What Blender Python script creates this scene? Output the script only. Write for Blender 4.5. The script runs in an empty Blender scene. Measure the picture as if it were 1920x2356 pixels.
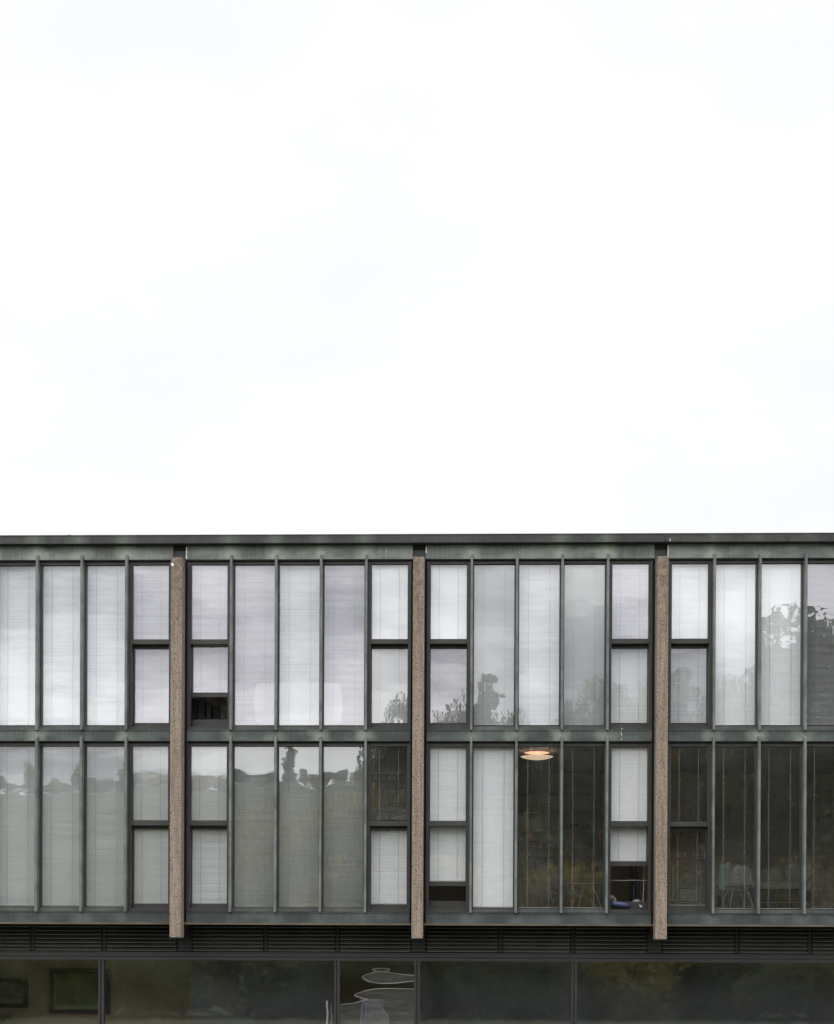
import bpy, math, random
import numpy as np
from mathutils import Vector, Matrix
R = math.radians
SC = bpy.context.scene
COL = SC.collection

# ------------------------------------------------------------------ camera, sky, sun, exposure
D = 32.0
FPX = 3926.0                      # focal length in pixels of the 1920 px wide photograph
CX, YAW, PITCH, ROLL = 0.944, 0.029799, -0.0035223, -0.0045163
SHY = 1178 + 1084.99              # row of the optical axis
def rotm(yaw, pitch, roll):
    return (Matrix.Rotation(yaw, 3, 'Z') @ Matrix.Rotation(pitch, 3, 'X') @ Matrix.Rotation(roll, 3, 'Y'))
RM = rotm(YAW, PITCH, ROLL)
cam = bpy.data.cameras.new('camera'); camo = bpy.data.objects.new('camera', cam); COL.objects.link(camo)
cam.sensor_fit = 'HORIZONTAL'; cam.sensor_width = 24.0; cam.lens = FPX * 24.0 / 1920
cam.shift_x = 0; cam.shift_y = (SHY - 1178) / 1920
cam.clip_start = 0.5; cam.clip_end = 20000
camo.matrix_world = Matrix.Translation((CX, -D, 0)) @ (RM @ Matrix.Rotation(R(90), 3, 'X')).to_4x4()
SC.camera = camo
def at(u, v, y):
    """world x, z of a picture point (1920x2356) at depth y (used to take measurements off the photograph)"""
    d = RM @ Vector(((u - 960) / FPX, 1, (SHY - v) / FPX))
    t = (y + D) / d.y
    return CX + t * d.x, t * d.z

SUN_EL, SUN_AZ = 36, 200         # degrees; azimuth clockwise from +Y
w = bpy.data.worlds.new('World'); SC.world = w; w.use_nodes = True
nt = w.node_tree; nt.nodes.clear(); N = nt.nodes.new; L = nt.links.new
out = N('ShaderNodeOutputWorld'); bg = N('ShaderNodeBackground'); bg.inputs[1].default_value = 0.1
sky = N('ShaderNodeTexSky'); sky.sky_type = 'NISHITA'; sky.sun_disc = False
sky.sun_elevation = R(SUN_EL); sky.sun_rotation = R(SUN_AZ); sky.dust_density = 3
tc = N('ShaderNodeTexCoord'); sep = N('ShaderNodeSeparateXYZ'); L(tc.outputs['Generated'], sep.inputs[0])
def mth(op, a, b=None, c=None, tree=None):
    n = (tree or nt).nodes.new('ShaderNodeMath'); n.operation = op
    for i, x in enumerate((a, b, c)):
        if x is None: continue
        if isinstance(x, (int, float)): n.inputs[i].default_value = x
        else: (tree or nt).links.new(x, n.inputs[i])
    return n.outputs[0]
zz = mth('ADD', mth('MAXIMUM', sep.outputs[2], 0.0), 0.16)
cv = N('ShaderNodeCombineXYZ'); L(mth('DIVIDE', sep.outputs[0], zz), cv.inputs[0]); L(mth('DIVIDE', sep.outputs[1], zz), cv.inputs[1])
n1 = N('ShaderNodeTexNoise'); n1.inputs['Scale'].default_value = 1.7; n1.inputs['Detail'].default_value = 6; n1.inputs['Roughness'].default_value = .55
L(cv.outputs[0], n1.inputs['Vector'])
rp = N('ShaderNodeValToRGB'); L(n1.outputs[0], rp.inputs[0])
rp.color_ramp.elements[0].position = .40; rp.color_ramp.elements[0].color = (.40, .40, .48, 1)
rp.color_ramp.elements[1].position = .585; rp.color_ramp.elements[1].color = (1.5, 1.51, 1.56, 1)
e = rp.color_ramp.elements.new(.485); e.color = (.86, .865, .94, 1)
# the overcast is thinner and whiter ahead of the camera (+Y), heavier and patchier behind it
front = N('ShaderNodeMapRange'); front.inputs[1].default_value = -.25; front.inputs[2].default_value = .5; L(sep.outputs[1], front.inputs[0])
fr = N('ShaderNodeMix'); fr.data_type = 'RGBA'; L(front.outputs[0], fr.inputs[0]); L(rp.outputs[0], fr.inputs[6])
rp2 = N('ShaderNodeValToRGB'); L(n1.outputs[0], rp2.inputs[0])
rp2.color_ramp.elements[0].position = .30; rp2.color_ramp.elements[0].color = (.553, .564, .579, 1)
rp2.color_ramp.elements[1].position = .50; rp2.color_ramp.elements[1].color = (.597, .597, .597, 1)
L(rp2.outputs[0], fr.inputs[7])

SKYK = 17.5
fr2 = mth('MULTIPLY_ADD', front.outputs[0], 2.4, 2.1)
zen = N('ShaderNodeMapRange'); zen.interpolation_type = 'SMOOTHSTEP'; L(sep.outputs[2], zen.inputs[0])     # an overcast sky is brightest overhead
zen.inputs[1].default_value = .56; zen.inputs[2].default_value = .95; zen.inputs[3].default_value = 1; L(fr2, zen.inputs[4])
sc_ = N('ShaderNodeVectorMath'); sc_.operation = 'SCALE'; L(mth('MULTIPLY', zen.outputs[0], SKYK), sc_.inputs[3]); L(fr.outputs[2], sc_.inputs[0])
mx = N('ShaderNodeMix'); mx.data_type = 'RGBA'; mx.inputs[0].default_value = .95
L(sky.outputs[0], mx.inputs[6]); L(sc_.outputs[0], mx.inputs[7]); L(mx.outputs[2], bg.inputs[0]); L(bg.outputs[0], out.inputs[0])

sl = bpy.data.lights.new('sun', 'SUN'); sl.energy = 0.7; sl.angle = R(32); sl.color = (1, .96, .9)
so = bpy.data.objects.new('sun', sl); COL.objects.link(so); so.location = (0, -20, 40)
sd = Vector((math.sin(R(SUN_AZ)) * math.cos(R(SUN_EL)), math.cos(R(SUN_AZ)) * math.cos(R(SUN_EL)), math.sin(R(SUN_EL))))
so.rotation_euler = sd.to_track_quat('Z', 'Y').to_euler()
SC.view_settings.view_transform = 'Standard'; SC.view_settings.look = 'None'
SC.view_settings.exposure = 0; SC.view_settings.gamma = 1
SC.render.engine = 'CYCLES'
SC.cycles.max_bounces = 8; SC.cycles.transparent_max_bounces = 12; SC.cycles.caustics_reflective = False
SC.cycles.sample_clamp_indirect = 4

# ------------------------------------------------------------------ helpers
rnd = random.Random(7)
class MB:
    def __init__(s): s.v = []; s.f = []; s.mi = []
    def quad(s, pts, m=0):
        n = len(s.v); s.v += [tuple(p) for p in pts]; s.f.append(tuple(range(n, n + len(pts)))); s.mi.append(m)
    def box(s, x0, x1, y0, y1, z0, z1, m=0):
        n = len(s.v)
        s.v += [(x0, y0, z0), (x1, y0, z0), (x1, y1, z0), (x0, y1, z0), (x0, y0, z1), (x1, y0, z1), (x1, y1, z1), (x0, y1, z1)]
        for q in ((0, 3, 2, 1), (4, 5, 6, 7), (0, 1, 5, 4), (1, 2, 6, 5), (2, 3, 7, 6), (3, 0, 4, 7)):
            s.f.append(tuple(n + i for i in q)); s.mi.append(m)
        return s
    def prism(s, poly, y0, y1, m=0):
        """outline in x,z pushed from y0 to y1"""
        n = len(s.v); k = len(poly)
        s.v += [(x, y0, z) for x, z in poly] + [(x, y1, z) for x, z in poly]
        s.f.append(tuple(n + i for i in range(k))); s.mi.append(m)
        s.f.append(tuple(n + k + i for i in reversed(range(k)))); s.mi.append(m)
        for i in range(k):
            j = (i + 1) % k; s.f.append((n + i, n + k + i, n + k + j, n + j)); s.mi.append(m)
        return s
    def tube(s, pts, r, seg=8, m=0, closed=False):
        pts = [Vector(p) for p in pts]; k = len(pts); n0 = len(s.v)
        rr = r if isinstance(r, (list, tuple)) else [r] * k
        for i, p in enumerate(pts):
            a = pts[max(i - 1, 0)]; b = pts[min(i + 1, k - 1)]
            t = (b - a).normalized(); up = Vector((0, 0, 1)) if abs(t.z) < .9 else Vector((0, 1, 0))
            e1 = t.cross(up).normalized(); e2 = t.cross(e1)
            for q in range(seg):
                an = 2 * math.pi * q / seg; s.v.append(tuple(p + (e1 * math.cos(an) + e2 * math.sin(an)) * rr[i]))
        for i in range(k - 1):
            for q in range(seg):
                q2 = (q + 1) % seg
                s.f.append((n0 + i * seg + q, n0 + i * seg + q2, n0 + (i + 1) * seg + q2, n0 + (i + 1) * seg + q)); s.mi.append(m)
        s.f.append(tuple(n0 + q for q in reversed(range(seg)))); s.mi.append(m)
        s.f.append(tuple(n0 + (k - 1) * seg + q for q in range(seg))); s.mi.append(m)
        return s
    def lathe(s, cx, cy, prof, seg=24, m=0):
        n0 = len(s.v); k = len(prof)
        for r, z in prof:
            for q in range(seg):
                an = 2 * math.pi * q / seg; s.v.append((cx + r * math.cos(an), cy + r * math.sin(an), z))
        for i in range(k - 1):
            for q in range(seg):
                q2 = (q + 1) % seg
                s.f.append((n0 + i * seg + q, n0 + i * seg + q2, n0 + (i + 1) * seg + q2, n0 + (i + 1) * seg + q)); s.mi.append(m)
        s.f.append(tuple(n0 + q for q in reversed(range(seg)))); s.mi.append(m)
        s.f.append(tuple(n0 + (k - 1) * seg + q for q in range(seg))); s.mi.append(m)
        return s
    def build(s, name, mats, parent=None, base=None, smooth=False, label=None, bevel=0):
        """vertices are world coordinates; the object's origin is its parent's (or base)"""
        me = bpy.data.meshes.new(name)
        b = Vector(base) if base is not None else (Vector(parent['base_point']) if parent is not None else Vector((0, 0, 0)))
        me.from_pydata([(x - b.x, y - b.y, z - b.z) for x, y, z in s.v], [], s.f)
        for m in (mats if isinstance(mats, (list, tuple)) else [mats]): me.materials.append(m)
        me.polygons.foreach_set('material_index', s.mi)
        if smooth: me.polygons.foreach_set('use_smooth', [True] * len(me.polygons))
        me.update()
        o = bpy.data.objects.new(name, me); COL.objects.link(o)
        o['base_point'] = tuple(b)
        if parent is not None: o.parent = parent
        else: o.location = b
        if label: o['label'] = label
        if bevel:
            md = o.modifiers.new('bevel', 'BEVEL'); md.width = bevel; md.segments = 2; md.limit_method = 'ANGLE'
        return o
def thing(name, label, cat, loc, group=None):
    o = bpy.data.objects.new(name, None); COL.objects.link(o); o.location = loc; o.empty_display_size = .2
    o['base_point'] = tuple(loc); o['label'] = label; o['category'] = cat
    if group: o['group'] = group
    return o
def tag(o, label, cat, group=None):
    o['label'] = label; o['category'] = cat
    if group: o['group'] = group
    return o

def material(name):
    m = bpy.data.materials.new(name); m.use_nodes = True
    return m, m.node_tree, m.node_tree.nodes['Principled BSDF']
def noise(t, vec, scale, detail=4, rough=.5, vscale=None):
    if vscale is not None:
        mp = t.nodes.new('ShaderNodeVectorMath'); mp.operation = 'MULTIPLY'; mp.inputs[1].default_value = vscale
        t.links.new(vec, mp.inputs[0]); vec = mp.outputs[0]
    n = t.nodes.new('ShaderNodeTexNoise'); n.inputs['Scale'].default_value = scale; n.inputs['Detail'].default_value = detail
    n.inputs['Roughness'].default_value = rough; t.links.new(vec, n.inputs['Vector']); return n.outputs[0]
def ramp(t, fac, stops):
    r = t.nodes.new('ShaderNodeValToRGB'); t.links.new(fac, r.inputs[0]); el = r.color_ramp.elements
    el[0].position, el[0].color = stops[0][0], tuple(stops[0][1]) + (1,)
    el[1].position, el[1].color = stops[-1][0], tuple(stops[-1][1]) + (1,)
    for p, c in stops[1:-1]: x = el.new(p); x.color = tuple(c) + (1,)
    return r.outputs[0]
def mixc(t, fac, a, b, blend='MIX'):
    n = t.nodes.new('ShaderNodeMix'); n.data_type = 'RGBA'; n.blend_type = blend
    for i, x in ((0, fac), (6, a), (7, b)):
        if isinstance(x, (int, float)): n.inputs[i].default_value = x
        elif isinstance(x, tuple): n.inputs[i].default_value = x + (1,)
        else: t.links.new(x, n.inputs[i])
    return n.outputs[2]
def pos(t): return t.nodes.new('ShaderNodeNewGeometry').outputs['Position']
def bump(t, b, h, dist, strength=1):
    n = t.nodes.new('ShaderNodeBump'); n.inputs['Distance'].default_value = dist; n.inputs['Strength'].default_value = strength
    t.links.new(h, n.inputs['Height']); t.links.new(n.outputs[0], b.inputs['Normal'])
def plain(name, c, rough=.6, var=.12, scale=6, metallic=0, spec=.5):
    m, t, b = material(name); p = pos(t)
    n = noise(t, p, scale, 4)
    f = lambda k: tuple(x * k for x in c)
    t.links.new(ramp(t, n, [(.3, f(1 - var)), (.7, f(1 + var))]), b.inputs['Base Color'])
    b.inputs['Roughness'].default_value = rough; b.inputs['Metallic'].default_value = metallic
    b.inputs['Specular IOR Level'].default_value = spec
    return m

BAY = 4.5
FIN = [.985, 1.8283, 2.6717, 3.515]
def copper(name, dark, mid, light, pale=(.37, .41, .33), amount=.95, washes=True):
    """weathered patinated sheet: cloudy patches, run marks, pale washes beside the fins"""
    m, t, b = material(name); p = pos(t)
    n = noise(t, p, 1.15, 6, .6, (1, 1, 2.4)); c = ramp(t, n, [(.38, dark), (.5, mid), (.60, light)])
    st = noise(t, p, 1.0, 5, .65, (22, 8, .9)); c = mixc(t, .30, c, ramp(t, st, [(.3, tuple(x * .6 for x in mid)), (.7, tuple(min(1, x * 1.35) for x in light))]))
    if washes:
        sp = t.nodes.new('ShaderNodeSeparateXYZ'); t.links.new(p, sp.inputs[0])
        def M(*a): return mth(*a, tree=t)
        x = M('ADD', sp.outputs[0], 9 * BAY - .985 + .10)
        xb = M('MODULO', M('ADD', sp.outputs[0], 9 * BAY), BAY)
        xf = M('MODULO', x, .8433)
        # distance to a fin inside the bay
        d = None
        for fx in FIN:
            k = M('ABSOLUTE', M('SUBTRACT', xb, fx - .03))
            d = k if d is None else M('MINIMUM', d, k)
        wob = M('MULTIPLY', M('SUBTRACT', noise(t, p, 7, 4), .5), .25)
        d = M('ADD', d, wob)
        mk = t.nodes.new('ShaderNodeMapRange'); mk.inputs[1].default_value = .24; mk.inputs[2].default_value = .0; mk.inputs[3].default_value = 0; mk.inputs[4].default_value = amount
        t.links.new(d, mk.inputs[0])
        lg = ramp(t, noise(t, p, .9, 2), [(.38, (0, 0, 0)), (.52, (1, 1, 1))])
        f = M('MULTIPLY', mk.outputs[0], lg)
        c = mixc(t, f, c, pale)
    spk = ramp(t, noise(t, p, 55, 3), [(.62, (1, 1, 1)), (.72, (.6, .6, .58))]); c = mixc(t, .5, c, spk, 'MULTIPLY')
    t.links.new(c, b.inputs['Base Color'])
    b.inputs['Roughness'].default_value = .42; b.inputs['Specular IOR Level'].default_value = .32
    bump(t, b, noise(t, p, 3.2, 3), .012, .35)
    return m
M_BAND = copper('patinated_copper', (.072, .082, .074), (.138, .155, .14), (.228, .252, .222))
M_BAND2 = copper('mid_band_copper', (.032, .038, .035), (.055, .066, .060), (.095, .112, .10), pale=(.25, .28, .23))  # darker copper tone for the middle bands
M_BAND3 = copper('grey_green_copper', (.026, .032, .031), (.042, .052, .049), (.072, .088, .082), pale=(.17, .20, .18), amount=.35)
M_FIN = copper('fin_copper', (.075, .086, .08), (.12, .136, .127), (.17, .188, .172), washes=False)
M_FASCIA = copper('roof_copper', (.022, .024, .021), (.033, .035, .031), (.052, .055, .049), pale=(.17, .20, .17), amount=.4)
M_FRAME = plain('bronze_frame', (.031, .031, .027), .45, .25, 3)
M_FRAME2 = plain('dark_bronze_frame', (.022, .025, .023), .45, .25, 3)
M_SILL = copper('sill_metal', (.045, .05, .045), (.065, .072, .064), (.10, .11, .098), washes=False)
M_BLACK = plain('black_gap', (.012, .012, .011), .8, .2)
M_SOFFIT = plain('soffit_boards', (.10, .085, .055), .7, .3, 2)
M_LOUVRE = plain('louvre_metal', (.08, .08, .07), .5, .25, 1.2)
M_GFRAME = plain('ground_floor_frame', (.026, .027, .026), .45, .15, 2)
M_WHITE = plain('white_paint', (.78, .77, .74), .6, .1, 40)
def conc():
    m, t, b = material('exposed_aggregate'); p = pos(t)
    c = ramp(t, noise(t, p, 40, 5, .75), [(.36, (.14, .112, .085)), (.5, (.29, .238, .183)), (.68, (.47, .395, .315))])
    v = t.nodes.new('ShaderNodeTexVoronoi'); v.inputs['Scale'].default_value = 27; t.links.new(p, v.inputs['Vector'])
    lg = noise(t, p, 2.1, 4, .6, (3, 1, 1))
    spots = mth('MULTIPLY', mth('LESS_THAN', v.outputs['Distance'], .30, tree=t), mth('GREATER_THAN', noise(t, p, 9, 3, .6), .52, tree=t), tree=t)
    c = mixc(t, mth('MULTIPLY', spots, .8, tree=t), c, (.10, .085, .07))
    c = mixc(t, ramp(t, lg, [(.5, (0, 0, 0)), (.75, (.45, .45, .45))]), c, (.16, .13, .10))
    c = mixc(t, .55, c, ramp(t, noise(t, p, 1, 5, .7, (18, 6, .8)), [(.35, (.45, .40, .34)), (.6, (1, 1, 1))]), 'MULTIPLY')
    # darker mottling growing towards the top of the column
    sp = t.nodes.new('ShaderNodeSeparateXYZ'); t.links.new(p, sp.inputs[0])
    tp = t.nodes.new('ShaderNodeMapRange'); tp.inputs[1].default_value = 5.9; tp.inputs[2].default_value = 7.8; t.links.new(sp.outputs[2], tp.inputs[0])
    g = mth('MULTIPLY', tp.outputs[0], ramp(t, noise(t, p, 9, 5, .7), [(.4, (0, 0, 0)), (.6, (.75, .75, .75))]), tree=t)
    c = mixc(t, g, c, (.11, .085, .065))
    v2 = t.nodes.new('ShaderNodeTexVoronoi'); v2.inputs['Scale'].default_value = 19; t.links.new(p, v2.inputs['Vector'])
    pits = mth('MULTIPLY', mth('LESS_THAN', v2.outputs['Distance'], .26, tree=t), mth('GREATER_THAN', noise(t, p, 3.2, 3, .6, (4, 1, 1)), .5, tree=t), tree=t)
    c = mixc(t, mth('MULTIPLY', pits, .7, tree=t), c, (.075, .06, .048))
    t.links.new(c, b.inputs['Base Color']); b.inputs['Roughness'].default_value = .9; b.inputs['Specular IOR Level'].default_value = .2
    bump(t, b, noise(t, p, 80, 4, .7), .006, .9)
    return m
M_CONC = conc()

def glass(name, tint, ior=2.35, trans=(.97, .98, .97), wob=.00055, scale=2.2, vs=(1.0, 1, 1.9), rough=0.0):
    m, t, b = material(name); t.nodes.remove(b); o = t.nodes['Material Output']
    oi = t.nodes.new('ShaderNodeObjectInfo'); p = pos(t)
    ad = t.nodes.new('ShaderNodeVectorMath'); ad.operation = 'ADD'; t.links.new(p, ad.inputs[0])
    cb = t.nodes.new('ShaderNodeCombineXYZ'); t.links.new(mth('MULTIPLY', oi.outputs['Random'], 91.0, tree=t), cb.inputs[0]); t.links.new(mth('MULTIPLY', oi.outputs['Random'], 37.0, tree=t), cb.inputs[2])
    t.links.new(cb.outputs[0], ad.inputs[1])
    h = noise(t, ad.outputs[0], scale, 1.2, .45, vs)
    bp = t.nodes.new('ShaderNodeBump'); bp.inputs['Distance'].default_value = wob; bp.inputs['Strength'].default_value = 1; t.links.new(h, bp.inputs['Height'])
    gl = t.nodes.new('ShaderNodeBsdfGlossy'); gl.inputs['Roughness'].default_value = rough; gl.inputs['Color'].default_value = tint + (1,)
    t.links.new(bp.outputs[0], gl.inputs['Normal'])
    tr = t.nodes.new('ShaderNodeBsdfTransparent'); tr.inputs['Color'].default_value = trans + (1,)
    fr = t.nodes.new('ShaderNodeFresnel'); bf = t.nodes.new('ShaderNodeNewGeometry').outputs['Backfacing']
    t.links.new(mth('ADD', mth('MULTIPLY', bf, 1 / ior - ior, tree=t), ior, tree=t), fr.inputs['IOR'])   # same mirror strength from either side
    mx = t.nodes.new('ShaderNodeMixShader'); t.links.new(fr.outputs[0], mx.inputs[0]); t.links.new(tr.outputs[0], mx.inputs[1]); t.links.new(gl.outputs[0], mx.inputs[2])
    t.links.new(mx.outputs[0], o.inputs['Surface'])
    return m
G_N = glass('clear_glass', (1.0, 1.0, 1.0))
G_L = glass('lilac_coated_glass', (.97, .95, .985), ior=2.5)
G_D = glass('clear_glass_wavy', (.98, .95, 1.0), ior=2.4, wob=.0007, scale=2.6)
G_G = glass('ground_floor_glass', (.95, .95, .95), ior=2.35, wob=.0008, scale=1.8, vs=(1.3, 1, .8), rough=.026, trans=(.80, .80, .78))

def blindmat(name, c):
    m, t, b = material(name); p = pos(t)
    t.links.new(ramp(t, noise(t, p, 1.0, 3, .6, (1.5, 1, 30)), [(.3, tuple(x * .93 for x in c)), (.7, tuple(min(.95, x * 1.04) for x in c))]), b.inputs['Base Color'])
    b.inputs['Roughness'].default_value = .45; b.inputs['Specular IOR Level'].default_value = .4
    return m
M_SLAT = blindmat('white_slat', (.90, .925, .965))
M_CORD = plain('blind_cord', (.36, .36, .35), .8, .05)
M_RAIL = plain('blind_rail', (.7, .7, .68), .4, .05)

# ------------------------------------------------------------------ ground, hill
GZ = -2.6
def ss(a, b, x):
    t = max(0, min(1, (x - a) / (b - a))); return t * t * (3 - 2 * t)
def hgt(x, y):
    z = GZ + .9 * ss(-14, -27, y) + 24.5 * ss(-58, -172, y) * (1 - .22 * ss(-30, 60, x)) - 6 * ss(-190, -600, y)
    z += .5 * math.sin(x * .05 + 1) * ss(-40, -90, y) + 1.2 * math.sin(x * .021) * ss(-90, -170, y)
    return z
def terrain():
    xs = sorted(set(list(np.linspace(-160, 160, 65)) + [-6000, -3000, -1200, -600, -320, -220, 220, 320, 600, 1200, 3000, 6000]))
    ys = sorted(set(list(np.linspace(-260, 10, 91)) + [-6000, -3000, -1200, -600, -400, -320, 40, 100, 400, 1500, 6000]))
    v = [(x, y, hgt(x, y)) for y in ys for x in xs]; nx = len(xs)
    f = [(j * nx + i, j * nx + i + 1, (j + 1) * nx + i + 1, (j + 1) * nx + i) for j in range(len(ys) - 1) for i in range(nx - 1)]
    me = bpy.data.meshes.new('ground'); me.from_pydata(v, [], f); me.polygons.foreach_set('use_smooth', [True] * len(f)); me.update()
    m, t, b = material('meadow_grass'); p = pos(t)
    c = ramp(t, noise(t, p, .12, 6, .65), [(.3, (.04, .047, .032)), (.5, (.08, .088, .062)), (.66, (.14, .145, .11))])
    c = mixc(t, .4, c, ramp(t, noise(t, p, 3, 4, .7), [(.3, (.03, .04, .018)), (.7, (.15, .15, .08))]))
    t.links.new(c, b.inputs['Base Color']); b.inputs['Roughness'].default_value = .95; b.inputs['Specular IOR Level'].default_value = .1
    me.materials.append(m)
    o = bpy.data.objects.new('ground', me); COL.objects.link(o); o['kind'] = 'structure'; o['label'] = 'grass ground rising to a meadow hill behind the viewer'
terrain()
pv = MB().box(-30, 30, -3.2, .6, GZ - .3, GZ + .02)
m, t, b = material('concrete_paving'); p = pos(t)
br = t.nodes.new('ShaderNodeTexBrick'); br.inputs['Scale'].default_value = 1.6; br.inputs['Color1'].default_value = (.25, .24, .22, 1); br.inputs['Color2'].default_value = (.3, .29, .27, 1); br.inputs['Mortar'].default_value = (.1, .1, .09, 1); br.inputs['Mortar Size'].default_value = .008
t.links.new(p, br.inputs['Vector']); t.links.new(br.outputs[0], b.inputs['Base Color']); b.inputs['Roughness'].default_value = .85
o = pv.build('pavement', m); o['kind'] = 'structure'; o['label'] = 'concrete slab path along the foot of the building'

# ------------------------------------------------------------------ the building
bl = thing('office_building', 'long dark green copper clad office block with hanging concrete columns', 'building', (0, 0, GZ))
BAYS = [-9.0, -4.5, 0.0, 4.5]
PILL = [-9.0, -4.5, 0.0, 4.5, 9.0]
XL, XR = -9.35, 9.35
ST = [0.0, -3.412]                 # upper and lower storey: offset of all heights
ZT, ZM, ZLT, ZLB, ZFB = 7.742, 6.334, 6.186, 4.785, 4.724      # glass levels of the upper storey
# roof and fascia
r = MB(); r.box(XL, XR, -.28, 9, 8.084, 8.237); r.box(XL + .02, XR - .02, -.29, -.281, 8.225, 8.241)
roof = r.build('roof', [M_FASCIA], bl)
x = XL + .01
k = 0
for i in range(-4, 5):
    jx = i * 2.25 + .06
    cs = MB(); dz = rnd.uniform(-.002, .004)
    cs.box(jx - .012, jx + .010, -.2935, -.281, 8.088, 8.2375 + dz); cs.build('joint_cover', M_FASCIA, roof)
u, v = at(160, 1231, -.2)
MB().box(u - .035, u + .035, -.22, -.16, 8.2375, 8.262).box(u - .015, u + .015, -.2, -.18, 8.262, 8.27).build('cable_clip', M_FRAME, roof)
MB().box(XL + .05, XR - .05, -.1, 8.9, 8.0, 8.084).build('roof_slab', M_BLACK, bl)
MB().box(XL, XR, -.272, -.13, 8.076, 8.083).build('roof_edge_shade', M_BLACK, bl)  # black strip puts the shade under the roof edge into the colour
# top, middle and bottom bands per bay, with recessed covers behind the columns
def seams(bx, z0, z1, xs, mat, parent, y=-.12):
    for s_ in xs:
        MB().box(bx + s_ - .007, bx + s_ + .007, y - .006, y - .0005, z0 + .003, z1 - .004).build('seam', mat, parent)
for bi, bx in enumerate(BAYS):
    a, c = bx + .152, bx + BAY - .152
    b1 = MB().box(a - .032, c + .032, -.12, .1, 7.819, 8.06).box(a - .032, c + .032, -.128, -.10, 8.06, 8.074).build('cladding_band', M_BAND, bl)
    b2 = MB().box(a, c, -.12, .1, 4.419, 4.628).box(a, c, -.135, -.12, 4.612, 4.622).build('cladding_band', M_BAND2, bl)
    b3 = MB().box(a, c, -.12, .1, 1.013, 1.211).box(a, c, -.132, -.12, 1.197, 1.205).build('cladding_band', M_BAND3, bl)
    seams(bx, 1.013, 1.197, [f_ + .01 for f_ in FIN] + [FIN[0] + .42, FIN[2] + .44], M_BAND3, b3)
    seams(bx, 4.419, 4.61, [FIN[1] + .43] if bi % 2 else [FIN[0] + .4], M_BAND2, b2)
    # thin dark drip under each band
    for z in (7.819, 4.419): MB().box(a, c, -.11, .06, z - .02, z - .001).build('drip', M_BLACK, bl)
for px in PILL:
    MB().box(px - .115, px + .115, -.07, .1, 7.78, 8.07).build('recessed_cover', M_FRAME2, bl)
    MB().box(px - .148, px + .148, -.02, .12, .9, 7.78).build('recessed_cover', M_BLACK, bl)
    for s_ in (-1, 1):
        MB().box(px + s_ * .160 - .0115, px + s_ * .160 + .0115, -.09, -.02, 1.02, 7.78).build('edge_trim', M_FRAME2, bl)
for px in PILL:
    c = MB().box(px - .105, px + .105, -.45, -.10, .721, 7.777)
    o = c.build('column', M_CONC, bl, bevel=.008, label='hanging tan exposed aggregate concrete column')
    MB().box(px - .10, px + .10, -.098, .5, .735, 1.0).build('column_bracket', M_FRAME2, bl)
# sealant, paint splash, droppings
for px in (-4.5, 0.0, 4.5):
    MB().box(px + .121, px + .139, -.127, -.118, 7.83 + (.09 if px == 0 else 0), 8.05).build('sealant', M_WHITE, bl, label='white sealant line at the end of the top band')
u, v = at(397, 1298, -.455)
sp = MB()
def blob(mb, cx, cz, rx, rz, y, th=.004, seed=1, n=12):
    q = random.Random(seed)
    mb.prism([(cx + rx * math.cos(a) * q.uniform(.75, 1.15), cz + rz * math.sin(a) * q.uniform(.75, 1.15)) for a in [2 * math.pi * i / n for i in range(n)]], y - th, y)
blob(sp, u, v, .030, .024, -.4505, seed=3); blob(sp, u + .012, v - .02, .012, .018, -.4506, seed=5); sp.build('paint_splash', M_WHITE, bl, label='white splash on the column head')
dr = MB()
for (uu, vv, a_, b_, sd_) in [(1432, 1677, .008, .012, 1), (1431, 1690, .005, .03, 2), (1431, 1701, .009, .012, 3), (1430, 1684, .005, .012, 4)]:
    x_, z_ = at(uu, vv, -.121); blob(dr, x_, z_, a_, b_, -.1205, .002, sd_)
dr.build('dropping_streak', M_WHITE, bl, label='white dropping streak on the middle band')
x_, z_ = at(890, 1268, -.121); dd = MB(); blob(dd, x_, z_, .005, .03, -.1205, .002, 9); dd.build('dropping_streak', M_WHITE, bl)
x_, z_ = at(1543, 1241, -.30); dd = MB(); blob(dd, x_, z_, .006, .03, -.2805, .002, 10); dd.build('dropping_streak', M_WHITE, bl)

# fins
for bi, bx in enumerate(BAYS):
    for st in ST:
        zt, zb = (7.888, 4.612) if st == 0 else (4.492, 1.205)
        for fx in FIN:
            X = bx + fx; hw = .0225
            f = MB(); n = 0
            y0, y1 = -.215, .02
            # chamfered head: the top slopes back towards the band
            pts = [(y0, zb), (y1, zb), (y1, zt + .012), (-.12, zt + .012), (y0, zt - .03)]
            k = len(pts)
            f.v = [(X - hw, y, z) for y, z in pts] + [(X + hw, y, z) for y, z in pts]
            f.f = [tuple(range(k)), tuple(reversed(range(k, 2 * k)))] + [(i, (i + 1) % k + 0, k + (i + 1) % k, k + i) for i in range(k)]
            f.f = [tuple(reversed(q)) for q in f.f]
            f.mi = [0] * len(f.f)
            fo = f.build('fin', M_FIN, bl, bevel=.003)

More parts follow.
